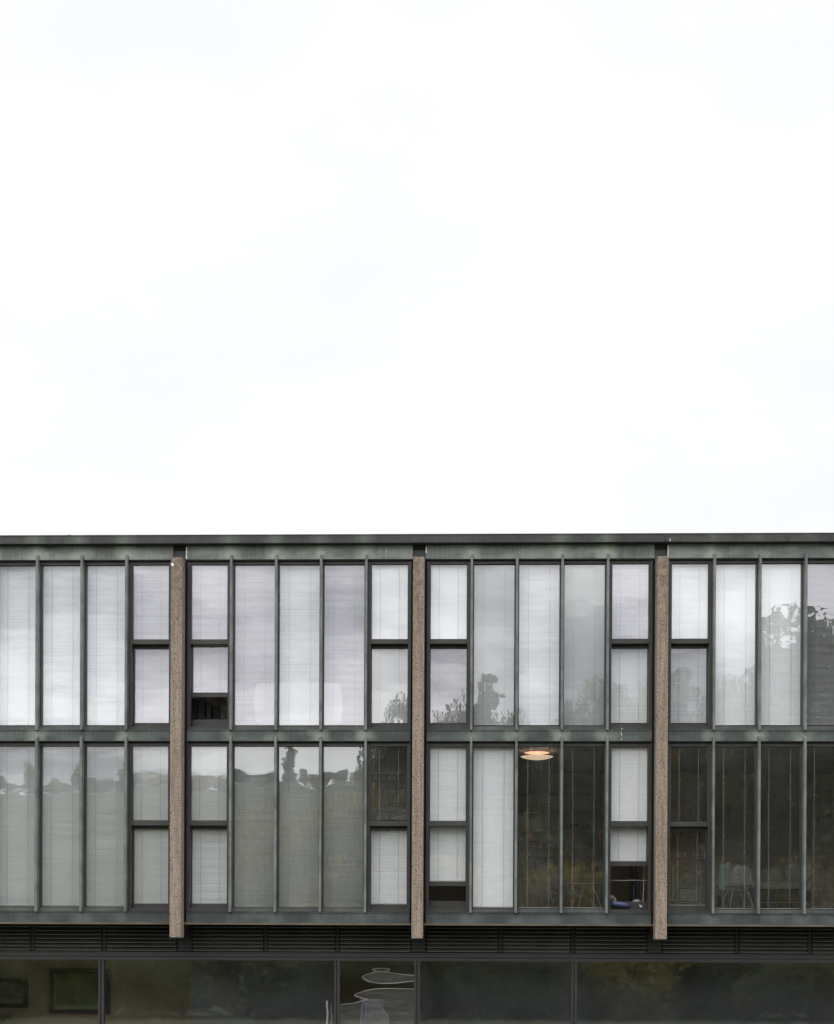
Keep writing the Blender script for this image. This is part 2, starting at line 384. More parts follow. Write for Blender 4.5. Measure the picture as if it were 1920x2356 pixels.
# windows --------------------------------------------------------
def slats(x0, x1, z0, z1, tilt, y=.085, seed=0):
    """a stack of curved slats; tilt > 0 turns the outer edge down"""
    q = random.Random(seed); mb = MB(); pitch = .0215; wd = .0255; cam_ = .0007 if abs(tilt) < 15 else .0022
    n = int((z1 - z0) / pitch); slant = q.uniform(-.0015, .0015)
    for i in range(n):
        z = z1 - (i + .5) * pitch - pitch * .2
        ti = R(tilt + q.gauss(0, .9) + .6 * math.sin(i * .21 + seed) + (q.uniform(-6, 4) if q.random() < .04 else 0))
        c, s = math.cos(ti), math.sin(ti); dz = q.gauss(0, .0006)
        row = []
        for a in (-1, 0, 1):
            lx = a * wd / 2; lz = cam_ * (1 - a * a)
            row.append((y + lx * c - lz * s * 1, z + dz + lx * s + lz * c))      # a=-1 is the outer edge
        nn = len(mb.v)
        for xx, sl_ in ((x0, -slant), (x1, slant)):
            mb.v += [(xx, yy, z_ + sl_) for yy, z_ in row]
        mb.f += [(nn, nn + 1, nn + 4, nn + 3), (nn + 1, nn + 2, nn + 5, nn + 4)]; mb.mi += [0, 0]
    return mb
def pane(win, x0, x1, z0, z1, y, mat, seed, amp=1.0):
    q = random.Random(seed * 13 + 5); a = q.gauss(0, .0010) * amp; b_ = q.gauss(0, .0012) * amp
    xc, zc = (x0 + x1) / 2, (z0 + z1) / 2; e = .008
    P = [(xx, y + a * (xx - xc) + b_ * (zz_ - zc), zz_) for xx, zz_ in ((x0 - e, z0 - e), (x1 + e, z0 - e), (x1 + e, z1 + e), (x0 - e, z1 + e))]
    mb = MB(); mb.quad(P); return mb.build('pane', mat, win)
def blind(win, x0, x1, z0, z1, tilt, seed, y=.085):
    slats(x0 + .004, x1 - .004, z0 + .012, z1 + .02, tilt, y, seed).build('blind', M_SLAT, win, smooth=True)
    cd = MB(); wdt = x1 - x0
    for fx in (.235, .765):
        xx = x0 + wdt * fx; cd.box(xx - .0026, xx + .0026, y - .017, y - .0155, z0 + .01, z1 + .02)
    cd.build('blind_cord', M_CORD, win)
    MB().box(x0 + .004, x1 - .004, y - .013, y + .013, z0 - .006, z0 + .010).build('bottom_rail', M_RAIL, win)
GL = {'n': G_N, 'l': G_L, 'd': G_D}
seedc = [100]
def fixed(bx, i, st, tilt, g, label=None):
    x0 = bx + FIN[i] + .044; x1 = bx + FIN[i + 1] - .044; zt, zb = ZT + st, ZFB + st; seedc[0] += 1; s = seedc[0]
    lo, hi = bx + FIN[i] + .0235, bx + FIN[i + 1] - .0235
    f = MB(); f.box(lo, hi, -.05, .06, zt, zt + .055); f.box(lo, x0, -.03, .06, zb, zt); f.box(x1, hi, -.03, .06, zb, zt)
    f.box(lo, hi, -.03, .06, zb - .03, zb)
    w_ = f.build('window', M_FRAME, bl, label=label)
    MB().box(lo, hi, -.09, .0, zb - .093, zb - .031).build('sill', M_SILL, w_)
    pane(w_, x0, x1, zb, zt, .012, GL[g], s)
    blind(w_, x0, x1, zb, zt, tilt, s)
def sash(bx, side, st, tu, gu, tl, gl, lift=0, label=None):
    """double hung window beside a column; lift raises the lower sash"""
    if side == 0: lo, hi, x0, x1 = bx + .172, bx + FIN[0] - .0235, bx + .216, bx + .892
    else: lo, hi, x0, x1 = bx + FIN[3] + .0235, bx + BAY - .172, bx + BAY - .892, bx + BAY - .216
    zt, zm, zl, zb = ZT + st, ZM + st, ZLT + st, ZLB + st; seedc[0] += 2; s = seedc[0]
    f = MB(); f.box(lo, hi, -.05, .10, zt, zt + .055); f.box(lo, x0 - .012, -.05, .10, zb - .09, zt); f.box(x1 + .012, hi, -.05, .10, zb - .09, zt)
    f.box(lo, hi, -.06, .16, zb - .155, zb - .09)
    f.box(x0 - .012, x0, -.035, .04, zm, zt); f.box(x1, x1 + .012, -.035, .04, zm, zt)
    f.box(x0 - .0115, x1 + .0115, -.055, .04, zm - .085, zm)
    w_ = f.build('window', M_FRAME, bl, label=label)
    pane(w_, x0, x1, zm, zt, .0, GL[gu], s); blind(w_, x0, x1, zm, zt, tu, s, y=.03 + .025)
    # lower sash, one plane further back
    yb = .125
    zb2, zt2 = zb + lift, zl + lift
    sm = MB(); sm.box(x0 - .011, x1 + .011, yb - .03, yb + .03, zb2 - .085, zb2); sm.box(x0 - .011, x1 + .011, yb - .03, yb + .03, zt2, zt2 + .07)
    sm.box(x0 - .011, x0, yb - .03, yb + .03, zb2, zt2); sm.box(x1, x1 + .011, yb - .03, yb + .03, zb2, zt2)
    sm.build('raised_sash' if lift else 'sash', M_FRAME, w_)
    pane(w_, x0, x1, zb2, zt2, yb, GL[gl], s + 1)
    blind(w_, x0, x1, zb2, zt2, tl, s + 1, y=yb + .05)
    if lift: MB().box(x0 - .011, x1 + .011, .165, .2, zb - .15, zb + .07).build('upstand', M_FRAME, w_)
    else: MB().box(x0 - .011, x1 + .011, .165, .2, zb - .15, zb - .01).build('upstand', M_FRAME, w_)

W_, G_, P_, O_ = 70, -62, 38, 3.6       # slat tilts: closed bright, closed dim, half open, open
U, LW = ST
# bay 0
sash(-9.0, 0, U, W_, 'n', W_, 'n')
fixed(-9.0, 0, U, 62, 'n'); fixed(-9.0, 1, U, 60, 'n'); fixed(-9.0, 2, U, 58, 'n')
sash(-9.0, 1, U, P_ + 4, 'l', P_ + 2, 'l', label='lilac looking sash window left of a column')
sash(-9.0, 0, LW, G_, 'n', G_, 'n')
for i in range(3): fixed(-9.0, i, LW, (-56, -54, -50)[i], 'n')
sash(-9.0, 1, LW, -56, 'n', -60, 'n')
# bay 1
sash(-4.5, 0, U, P_, 'l', P_ + 6, 'l', lift=.575, label='sash window with raised lower sash showing a dark gap with files')
fixed(-4.5, 0, U, P_ - 2, 'l'); fixed(-4.5, 1, U, 50, 'n'); fixed(-4.5, 2, U, P_ - 6, 'l')
sash(-4.5, 1, U, 74, 'n', -60, 'n')
sash(-4.5, 0, LW, -54, 'n', 42, 'n')
for i in range(3): fixed(-4.5, i, LW, (-38, -40, -36)[i], 'n')
sash(-4.5, 1, LW, O_ + 6, 'd', 56, 'n')
# bay 2
sash(0, 0, U, 74, 'n', 28, 'l')
fixed(0, 0, U, -52, 'n'); fixed(0, 1, U, 56, 'n'); fixed(0, 2, U, -50, 'n')
sash(0, 1, U, 44, 'l', 64, 'n')
sash(0, 0, LW, 64, 'n', 62, 'n', lift=.433, label='white blind sash window with narrow dark gap at the bottom')
fixed(0, 0, LW, 64, 'n', 'window with fully closed white blind')
fixed(0, 1, LW, O_, 'd', 'see-through window showing a lit ceiling lamp'); fixed(0, 2, LW, O_ - 2, 'd')
sash(0, 1, LW, 64, 'n', 63, 'n', lift=.818, label='sash window raised highest, blue cushion on its ledge')
# bay 3
sash(4.5, 0, U, 66, 'n', 48, 'n')
fixed(4.5, 0, U, 70, 'n'); fixed(4.5, 1, U, 66, 'n'); fixed(4.5, 2, U, 20, 'l')
sash(4.5, 1, U, 40, 'l', 44, 'n')
sash(4.5, 0, LW, O_ + 2, 'd', O_, 'd')
for i in range(3): fixed(4.5, i, LW, (O_, O_ - 2, O_)[i], 'd')
sash(4.5, 1, LW, O_, 'd', O_, 'd')

# floors, ceilings, partitions
M_FLOOR = plain('room_floor', (.14, .13, .11), .7, .2, 2)
M_CEIL = plain('room_ceiling', (.34, .33, .3), .9, .05)
M_WALL = plain('room_wall', (.45, .40, .31), .9, .08)
for st in ST:
    MB().box(XL + .1, XR - .1, .2, 7.6, 4.50 + st, 4.60 + st).build('floor_slab', M_FLOOR, bl)
    MB().box(XL + .1, XR - .1, .2, 7.6, 7.86 + st, 7.9 + st).build('ceiling_panel', M_CEIL, bl)
    MB().box(XL + .1, XR - .1, 5.2, 5.3, 4.60 + st, 7.86 + st).build('back_wall', M_WALL, bl)
    for px in (-9.2, -4.5, 0, 4.5, 9.2):
        MB().box(px - .05, px + .05, .2, 5.2, 4.605 + st, 7.855 + st).build('partition', M_WALL, bl)
    MB().box(XL + .1, XR - .1, .1, .2, 4.42 + st, 4.62 + st).build('slab_edge', M_BLACK, bl)
MB().box(XL + .1, XR - .1, .1, .2, 7.80, 8.0).build('slab_edge', M_BLACK, bl)
MB().box(XL, XR, 7.6, 8.8, GZ, 8.0).build('rear_wall', M_SOFFIT, bl)
for x0, x1 in ((XL, XL + .1), (XR - .1, XR)):
    MB().box(x0, x1, -.05, 7.6, 1.013, 8.0).build('end_wall', M_BAND, bl)
    MB().box(x0, x1, .65, 7.6, GZ, 1.0).build('end_wall', M_GFRAME, bl)

# soffit, louvres, ground floor glazing
MB().box(XL, XR, -.119, .62, .992, 1.011).build('soffit', M_SOFFIT, bl)
MB().box(XL, XR, -.12, -.098, .972, .991).build('drip', M_SOFFIT, bl)
MB().box(XL, XR, .72, .80, .47, .99).build('louvre_backing', M_BLACK, bl)
JX = []
for bx in [-9.0, -4.5, 0.0, 4.5]:
    JX += [(bx - .16, bx + .16), (bx + 1.56 - .05, bx + 1.56 + .055), (bx + 2.94 - .05, bx + 2.94 + .055)]
JX.append((9 - .16, 9 + .16))
for a_, b_ in zip(JX[:-1], JX[1:]):
    lv = MB(); x0, x1 = a_[1], b_[0]
    for k in range(7):
        z = .505 + k * .0745
        lv.v += [(x0, .60, z - .018), (x1, .60, z - .018), (x1, .60, z - .004), (x0, .60, z - .004), (x0, .685, z + .052), (x1, .685, z + .052)]
        n = len(lv.v) - 6; lv.f += [(n, n + 1, n + 2, n + 3), (n + 3, n + 2, n + 5, n + 4), (n, n + 4, n + 5, n + 1)]; lv.mi += [0, 0, 0]
    lv.build('louvre', M_LOUVRE, bl)
M_LV2 = plain('louvre_joint', (.02, .02, .018), .6)
for a_, b_ in JX:
    lj = MB()
    lj.box(a_ + .03, b_ - .03, .659, .70, .48, .98)
    for k in range(7):
        z = .505 + k * .0745; lj.box(a_ + .012, b_ - .012, .625, .66, z - .015, z + .014)
    lj.build('louvre_joint', M_LV2, bl)
MB().box(XL, XR, .62, .72, .44, .468).box(XL, XR, .60, .70, .385, .435).box(XL, XR, .63, .74, .31, .384).build('transom', M_GFRAME, bl)
MX = [-8.6, -6.116, -1.566, -.03, 2.971, 8.2]
gw = MB().box(XL, XR, .64, .76, GZ, GZ + .12).build('ground_floor_frame', M_GFRAME, bl)
for mxx in MX:
    MB().box(mxx - .05, mxx - .012, .63, .76, GZ + .12, .31).box(mxx - .012, mxx + .014, .665, .76, GZ + .12, .31).box(mxx + .014, mxx + .055, .63, .76, GZ + .12, .31).build('mullion', M_GFRAME, bl)
edges = [XL + .1] + MX + [XR - .1]
for i, (a_, b_) in enumerate(zip(edges[:-1], edges[1:])):
    q = MB(); y = .70; tl = rnd.gauss(0, .0015)
    q.quad([(a_, y, GZ + .1), (b_, y + tl * (b_ - a_), GZ + .1), (b_, y + tl * (b_ - a_), .32), (a_, y, .32)])
    q.build('ground_floor_pane', G_G, bl)
M_GW = plain('olive_plaster_wall', (.40, .33, .24), .9, .15, 1)
MB().box(XL + .1, XR - .1, 3.4, 3.5, GZ, .45).build('back_wall', M_GW, bl)
MB().box(XL + .1, XR - .1, .8, 7.6, GZ + .0, GZ + .05).build('floor_slab', M_FLOOR, bl)
MB().box(XL + .1, XR - .1, .8, 7.6, .46, .5).build('ceiling_panel', plain('dark_ceiling', (.08, .08, .075), .9), bl)
M_SLATE = plain('slate_blue_screen', (.06, .068, .072), .8, .3, 1.2)
x0, _ = at(427, 2280, 1.0); x1, _ = at(1930, 2280, 1.0)
MB().box(x0, -1.62, 1.6, 1.65, GZ + .05, .455).box(-.02, XR - .1, 1.6, 1.65, GZ + .05, .455).build('inner_screen', M_SLATE, bl)

# ------------------------------------------------------------------ trees on the slope and hill, which the glass mirrors
def leafmat(name, a, b_, c_):
    m, t, b = material(name); oi = t.nodes.new('ShaderNodeObjectInfo')
    c = ramp(t, noise(t, pos(t), .9, 4, .7), [(.32, a), (.52, b_), (.7, c_)])
    t.links.new(c, b.inputs['Base Color']); b.inputs['Roughness'].default_value = .8; b.inputs['Specular IOR Level'].default_value = .15
    tl = t.nodes.new('ShaderNodeBsdfTranslucent'); t.links.new(c, tl.inputs[0]); ms = t.nodes.new('ShaderNodeAddShader')      # light coming through the leaves
    t.links.new(b.outputs[0], ms.inputs[0]); t.links.new(tl.outputs[0], ms.inputs[1]); t.links.new(ms.outputs[0], t.nodes['Material Output'].inputs['Surface'])
    return m
L_DARK = leafmat('dark_foliage', (.05, .058, .036), (.082, .095, .058), (.13, .145, .088))
L_OLIVE = leafmat('olive_foliage', (.06, .06, .025), (.16, .145, .05), (.30, .25, .08))
L_AUT = leafmat('autumn_foliage', (.08, .055, .022), (.19, .12, .045), (.36, .25, .08))
M_BARK = plain('bark', (.07, .055, .04), .9, .3, 4)
def crown_mesh(kind, seed, n):
    g = np.random.default_rng(seed)
    if kind == 'round':
        k = 16; bc = g.normal(0, 1, (k, 3)); bc /= np.linalg.norm(bc, axis=1)[:, None]; bc *= g.uniform(.2, .8, (k, 1)) * np.array([.36, .36, .36]); bc[:, 2] += .6
        br = g.uniform(.10, .2, k)
    elif kind == 'wide':
        k = 18; bc = g.normal(0, 1, (k, 3)); bc /= np.linalg.norm(bc, axis=1)[:, None]; bc *= g.uniform(.3, .8, (k, 1)) * np.array([.75, .6, .3]); bc[:, 2] += .62
        br = g.uniform(.12, .22, k)
    elif kind == 'conifer':
        k = 34; h = np.linspace(.12, .97, k); a = g.uniform(0, 6.28, k); rr = (1 - h) * .30 * g.uniform(.5, 1.1, k)
        bc = np.stack([np.cos(a) * rr, np.sin(a) * rr, h], 1); br = .025 + (1 - h) * .11
    else:  # tall
        k = 22; h = np.linspace(.3, .93, k); a = g.uniform(0, 6.28, k); rr = g.uniform(0, .2, k) * np.sin(np.pi * (h - .15) / .95)
        bc = np.stack([np.cos(a) * rr, np.sin(a) * rr, h], 1); br = g.uniform(.06, .13, k)
    idx = g.choice(k, n, p=(br ** 2) / (br ** 2).sum())
    d = g.normal(0, 1, (n, 3)); d /= np.linalg.norm(d, axis=1)[:, None]
    c = bc[idx] + d * (br[idx] * g.uniform(.45, 1.15, n) ** .7)[:, None] * np.array([1, 1, .8])
    s = g.uniform(.005, .016, n)[:, None]
    u = g.normal(0, 1, (n, 3)); u /= np.linalg.norm(u, axis=1)[:, None]; w_ = np.cross(u, g.normal(0, 1, (n, 3))); w_ /= np.linalg.norm(w_, axis=1)[:, None]
    V = np.concatenate([c - u * s, c + w_ * s * .6, c + u * s, c - w_ * s * .6], 1).reshape(-1, 3)
    V[:, 2] *= 1 / np.percentile(V[:, 2], 99.6)
    me = bpy.data.meshes.new('crown'); me.from_pydata(V.tolist(), [], np.arange(4 * n).reshape(n, 4).tolist()); me.update(); return me, bc
def trunk_mesh(bc, top):
    mb = MB(); mb.tube([(0, 0, -.04), (.006, 0, .15), (-.004, .006, .4), (0, 0, top)], [.028, .021, .014, .004], 7)
    for p in bc[::2]:
        z0 = max(.18, p[2] * .6); mb.tube([(0, 0, z0), tuple((np.array([0, 0, z0]) * .4 + p * .6)), tuple(p)], [.009, .006, .002], 5)
    me = bpy.data.meshes.new('trunk'); me.from_pydata(mb.v, [], mb.f); me.materials.append(M_BARK); return me
PROTO = {}
for k_, (kd, n_) in {'round': ('round', 17000), 'wide': ('wide', 18000), 'conifer': ('conifer', 14000), 'tall': ('tall', 14000)}.items():
    for vi in range(2):
        cm, bc = crown_mesh(kd, hash(kd) % 1 + 11 * vi + len(kd), n_); tm = trunk_mesh(bc, .95 if kd != 'wide' else .8)
        for lm in (L_DARK, L_OLIVE, L_AUT):
            c2 = cm.copy(); c2.materials.append(lm); PROTO[(k_, vi, lm.name)] = (c2, tm)
def tree(u, vtop, dist, kind, leaf, width=1.0, label='', group=None, name='broadleaf_tree', cat='tree', sink=0):
    x, z = at(u, vtop, dist)
    y = -dist; g = hgt(x, y); h = z - g
    if h < 1.5: h = 1.5
    g -= sink * h; h *= 1 + sink
    t_ = thing(name, label, cat, (x, y, g), group)
    cm, tm = PROTO[(kind, rnd.randrange(2), leaf.name)]
    rz = rnd.uniform(0, 6.28)
    for nm, me in (('crown', cm), ('trunk', tm)):
        o = bpy.data.objects.new(nm, me); COL.objects.link(o); o.parent = t_
        o.scale = (h * width, h * width, h); o.rotation_euler = (0, 0, rz)
hill = [(-60, 1776, 168, 'wide', .9), (8, 1786, 160, 'wide', .5), (78, 1756, 158, 'round', .45), (125, 1784, 165, 'wide', .6), (184, 1756, 150, 'tall', .9), (236, 1806, 168, 'wide', 1.0),
        (286, 1760, 152, 'tall', .9), (312, 1800, 163, 'wide', .7), (372, 1808, 160, 'conifer', .9), (430, 1802, 155, 'round', .6), (480, 1822, 168, 'wide', 1.0), (556, 1798, 160, 'round', .6), (610, 1814, 168, 'wide', .9),
        (672, 1716, 150, 'tall', .7), (706, 1768, 156, 'round', .5), (758, 1784, 160, 'round', .8), (800, 1776, 152, 'wide', .6), (850, 1770, 150, 'round', .7)]
ordn = ['first', 'second', 'third', 'fourth', 'fifth', 'sixth', 'seventh', 'eighth', 'ninth', 'tenth', 'eleventh', 'twelfth', 'thirteenth', 'fourteenth', 'fifteenth', 'sixteenth', 'seventeenth', 'eighteenth', 'nineteenth', 'twentieth', 'twenty-first', 'twenty-second', 'twenty-third', 'twenty-fourth', 'twenty-fifth']
for i, (u, v, d, k_, wd) in enumerate(hill):
    tree(u, v, d, k_, L_DARK if i % 3 else L_OLIVE, wd, 'dark tree mirrored along the hill crest, %s from the left' % ordn[i], 'trees on the hill crest', sink=.1 if k_ in ('tall', 'conifer') else .5)
qh = random.Random(77)
for i in range(24):      # scrub running along the crest joins the trees into one line
    tree(-40 + i * 40 + qh.uniform(-12, 12), qh.uniform(1788, 1812), 164 + qh.uniform(-4, 4), 'wide', [L_DARK, L_OLIVE, L_DARK][i % 3], qh.uniform(.9, 1.5), 'low scrub bush in the line mirrored along the hill crest', 'scrub bushes along the hill crest', name='bush', cat='bush', sink=.5)
near = [(922, 1612, 74, 'round', L_DARK, .42), (1052, 1626, 84, 'wide', L_OLIVE, .34), (1124, 1566, 72, 'conifer', L_DARK, .95), (1098, 1618, 76, 'round', L_DARK, .4), (1150, 1640, 70, 'round', L_DARK, .38),
        (1215, 1796, 90, 'round', L_DARK, .6), (1266, 1728, 80, 'round', L_DARK, .42), (1310, 1745, 95, 'wide', L_AUT, .5),
        (1398, 1572, 68, 'round', L_DARK, .5), (1350, 1640, 66, 'wide', L_DARK, .36), (1478, 1568, 72, 'round', L_OLIVE, .36), (1520, 1655, 64, 'round', L_AUT, .45), (1558, 1549, 70, 'conifer', L_DARK, .95), (1610, 1642, 64, 'round', L_OLIVE, .4),
        (1690, 1580, 62, 'round', L_DARK, .45), (1738, 1545, 66, 'tall', L_DARK, .8), (1785, 1500, 60, 'round', L_OLIVE, .42), (1846, 1532, 58, 'wide', L_DARK, .4), (1896, 1421, 56, 'tall', L_DARK, 1.1), (1960, 1480, 56, 'round', L_AUT, .6), (2040, 1440, 60, 'wide', L_DARK, .5)]
for i, (u, v, d, k_, lf, wd) in enumerate(near):
    kindw = {'round': 'round leafy', 'wide': 'spreading leafy', 'conifer': 'pointed conifer', 'tall': 'tall slender'}[k_]
    tree(u, v, d, k_, lf, wd, '%s tree mirrored in the right half of the glass, %s from the left' % (kindw, ordn[i]), 'trees near the viewer', name='conifer_tree' if k_ == 'conifer' else 'broadleaf_tree')
# bushes filling in below the crowns on the right
q = random.Random(31)
bn = 0
for row, (d, v0) in enumerate([(56, 2000), (66, 1900), (78, 1840)]):
    for u in range(900 + row * 20, 2060, 105 - row * 12):
        tree(u + q.uniform(-20, 20), v0 + q.uniform(-35, 45), d + q.uniform(-3, 3), 'wide', q.choice([L_DARK, L_OLIVE, L_AUT, L_OLIVE]), q.uniform(.9, 1.4),
             'low bush among the mirrored trees, %s row behind the viewer' % ordn[row], 'bushes under the trees behind the viewer, row %s' % ordn[row], name='bush', cat='bush', sink=.35); bn += 1

# tall shrubs just behind the viewer, mirrored in the ground floor glass
for i in range(15):
    u = -60 + i * 150 + q.uniform(-25, 25)
    tree(u, 2150 + q.uniform(-30, 35), 37.5 + q.uniform(-1, 2.5), 'wide', L_OLIVE if i % 3 == 1 else L_DARK, q.uniform(1.3, 1.7), 'broad shrub mirrored in the ground floor glass, %s from the left' % ordn[i], 'shrubs mirrored in the ground floor glass', name='shrub', cat='shrub', sink=.55)

# ------------------------------------------------------------------ things inside the rooms
FL = 1.19                                                       # floor of the lower storey
M_BROWN = plain('brown_veneer', (.13, .075, .04), .5, .2, 3)
M_SHELF = plain('pale_shelf', (.36, .33, .28), .6, .08)
M_SHELL = plain('pale_plastic', (.28, .275, .26), .4, .04)
M_CHROME = plain('pale_steel', (.6, .6, .58), .25, .02)
M_DKFAB = plain('charcoal_fabric', (.035, .036, .04), .9, .2, 5)
M_BLUEF = plain('slate_blue_sheet', (.05, .055, .075), .9, .25, 5)
M_GREYF = plain('light_grey_fabric', (.30, .30, .29), .95, .08, 4)
M_TEAL = plain('pale_teal_cloth', (.30, .42, .40), .9, .12, 6)
M_BLUE = plain('blue_vinyl', (.035, .045, .12), .45, .12, 5)
M_NAVY = plain('navy_tin', (.015, .02, .045), .4, .1)
M_GREEN = plain('lime_card', (.35, .5, .12), .6, .1)
def emis(name, c, s):
    m, t, b = material(name); b.inputs['Base Color'].default_value = c + (1,); b.inputs['Emission Color'].default_value = c + (1,); b.inputs['Emission Strength'].default_value = s; return m
# ceiling lamp
yy = 1.5; x, z = at(1236, 1742, yy)
lp = thing('ceiling_lamp', 'glowing warm lens shaped ceiling lamp behind open blinds', 'lamp', (x, yy, 4.448))
prof = [(.02, z - .055), (.10, z - .050), (.20, z - .034), (.28, z - .012), (.32, z + .004), (.28, z + .014), (.18, z + .03), (.08, z + .035)]
MB().lathe(x, yy, prof, 32).build('lamp_bowl', emis('lamp_glow', (1, .72, .50), .75), lp, smooth=True)
MB().lathe(x, yy, [(.03, z + .036), (.03, z + .075), (.24, z + .078), (.25, z + .083), (.03, z + .086)], 32).build('upper_shade', emis('shade_glow', (1, .74, .56), .35), lp, smooth=True)
MB().tube([(x, yy, z + .086), (x, yy, 4.448)], .012).build('stem', M_CHROME, lp)
# shelving on the back wall
yb_, yf = 5.19, 4.85
u0, u1 = at(1190, 1900, yf)[0], at(1362, 1900, yf)[0]
zs = [at(1240, v, yf)[1] for v in (1825, 1868, 1909, 1949)]
sh = thing('wall_shelving', 'pale open shelving with brown cupboard below on the back wall', 'shelves', (u0, 5, FL))
for z_ in zs: MB().box(u0, u1, yf, yb_, z_ - .012, z_ + .012).build('shelf', M_SHELF, sh)
for uu in (1190, 1243, 1300, 1361):
    xx = at(uu, 1900, yf)[0]; MB().box(xx - .012, xx + .012, yf + .005, yb_ - .005, zs[3] + .014, zs[0] - .014).build('divider', M_SHELF, sh)
cb_ = MB().box(u0, u1, yf - .1, yb_, FL + .02, zs[3] - .014).build('cupboard', M_BROWN, sh)
def on(shelf): return zs[shelf] + .0125
def ybox(name, label, cat, u0_, u1_, shelf, h, mat, d=.2):
    a = at(u0_, 1900, yf)[0]; b_ = at(u1_, 1900, yf)[0]; z_ = on(shelf)
    o = MB().box(a, b_, yf + .03, yf + .03 + d, z_, z_ + h).build(name, mat, base=((a + b_) / 2, yf + .1, z_), bevel=.006); tag(o, label, cat)
ybox('storage_box', 'blue box stacked on the lowest shelf beside a lime card', 'box', 1248, 1262, 3, .10, M_BLUE)
ybox('storage_box', 'blue and longer box at the right end of the lowest shelf', 'box', 1264, 1282, 3, .09, M_BLUE, .14)
o = MB().box(at(1266, 1900, yf)[0], at(1279, 1900, yf)[0], yf + .002, yf + .025, on(3), on(3) + .05).build('greeting_card', M_GREEN, base=(at(1272, 1900, yf)[0], yf, on(3))); tag(o, 'lime green card standing in front of the blue boxes', 'card')
xx = at(1229, 1900, yf)[0]
o = MB().lathe(xx, yf + .15, [(.10, on(3)), (.15, on(3) + .05), (.14, on(3) + .1), (.06, on(3) + .13)], 20).build('basket', M_BROWN, base=(xx, yf + .15, on(3)), smooth=True); tag(o, 'brown round basket on the lowest shelf', 'basket')
xx = at(1221, 1900, yf)[0]
o = MB().box(xx - .03, xx + .03, yf + .05, yf + .1, on(2), on(2) + .05).build('cup', M_SHELL, base=(xx, yf + .07, on(2)), bevel=.01); tag(o, 'small white cup on the middle shelf', 'cup')
xx0, xx1 = at(1313, 1900, yf)[0], at(1356, 1900, yf)[0]
o = MB().box(xx0, xx1, yf + .05, yf + .25, on(2), on(2) + .045).box(xx0 + .02, xx0 + .16, yf + .06, yf + .2, on(2) + .046, on(2) + .11).build('book_pile', M_DKFAB, base=(xx0, yf + .1, on(2))); tag(o, 'low dark pile of books lying on the middle shelf', 'books')

def chair(u, yq, label, seatm, legm, rz=0, s=1.0, zf=FL):
    x, _ = at(u, 2050, yq)
    t_ = thing('chair', label, 'chair', (x, yq, zf), 'shell chairs in the lower rooms')
    def P(a, b, c):   # local to world with turn
        ca, sa = math.cos(rz), math.sin(rz); return (x + s * (a * ca - b * sa), yq + s * (a * sa + b * ca), zf + c * s)
    mb = MB(); pr = [(-.22, .455), (-.05, .44), (.12, .445), (.20, .50), (.24, .62), (.26, .76), (.25, .84)]
    wd = [.20, .23, .23, .22, .22, .20, .12]; nn = 7
    for j, (b, c) in enumerate(pr):
        for i in range(nn):
            a = -1 + 2 * i / (nn - 1); mb.v.append(P(a * wd[j], b - .05 * a * a * (j > 3), c + .035 * a * a * (j <= 3)))
    for j in range(len(pr) - 1):
        for i in range(nn - 1): mb.f.append((j * nn + i, j * nn + i + 1, (j + 1) * nn + i + 1, (j + 1) * nn + i)); mb.mi.append(0)
    o = mb.build('seat_shell', seatm, t_, smooth=True); md = o.modifiers.new('s', 'SOLIDIFY'); md.thickness = .012; o.modifiers.new('ss', 'SUBSURF').levels = 1
    for sx in (-1, 1):
        for sy in (-1, 1):
            MB().tube([P(sx * .13, sy * .12, .445), P(sx * .25, sy * .24, .005)], .006).build('leg', legm, t_)
    return t_
chair(1349, 1.2, 'dark shell chair with thin pale legs under the desk window', M_DKFAB, M_CHROME, .3, 1.0, 1.28)
chair(1697, 1.0, 'pale shell chair with splayed steel legs near a hanging cloth', M_SHELL, M_CHROME, math.pi + .25, 1.05, 1.28)
# slanting dark sheets: one imitates a reflected roof, one replaces dark furniture
def sheet(name, label, pts, yq, mat, folds=9):
    """triangular stand-in sheet with folds running along it"""
    (au, av), (bu, bv), (cu, cv_) = pts
    A = Vector((*at(au, av, yq), 0)); B = Vector((*at(bu, bv, yq), 0)); Cc = Vector((*at(cu, cv_, yq), 0)); n = 24; mb = MB()
    for j in range(n + 1):
        for i in range(n + 1):
            s_, t_ = i / n, j / n; p = A.lerp(B, s_).lerp(A.lerp(Cc, s_), t_) if i else A
            sag = -.05 * math.sin(math.pi * s_) * (1 - t_)
            mb.v.append((p.x, yq + .05 * math.sin(folds * t_ * math.pi + 2 * s_) * (.3 + s_), p.y + sag))
    for j in range(n):
        for i in range(n): mb.f.append((j * (n + 1) + i, j * (n + 1) + i + 1, (j + 1) * (n + 1) + i + 1, (j + 1) * (n + 1) + i)); mb.mi.append(0)
    o = mb.build(name, mat, base=(Cc.x, yq, Cc.y), smooth=True); md = o.modifiers.new('s', 'SOLIDIFY'); md.thickness = .006; tag(o, label, 'fabric')
sheet('stand_in_sheet', 'slate blue sheet standing in for a roof reflection, sloping down below the ceiling lamp', [(1188, 1915), (1345, 2062), (1188, 2100)], .7, M_BLUEF)
sheet('stand_in_sheet', 'charcoal sheet standing in for dark furniture, rising to the right behind the dark chair', [(1402, 1960), (1402, 2100), (1325, 2052)], 1.9, M_DKFAB, 4)
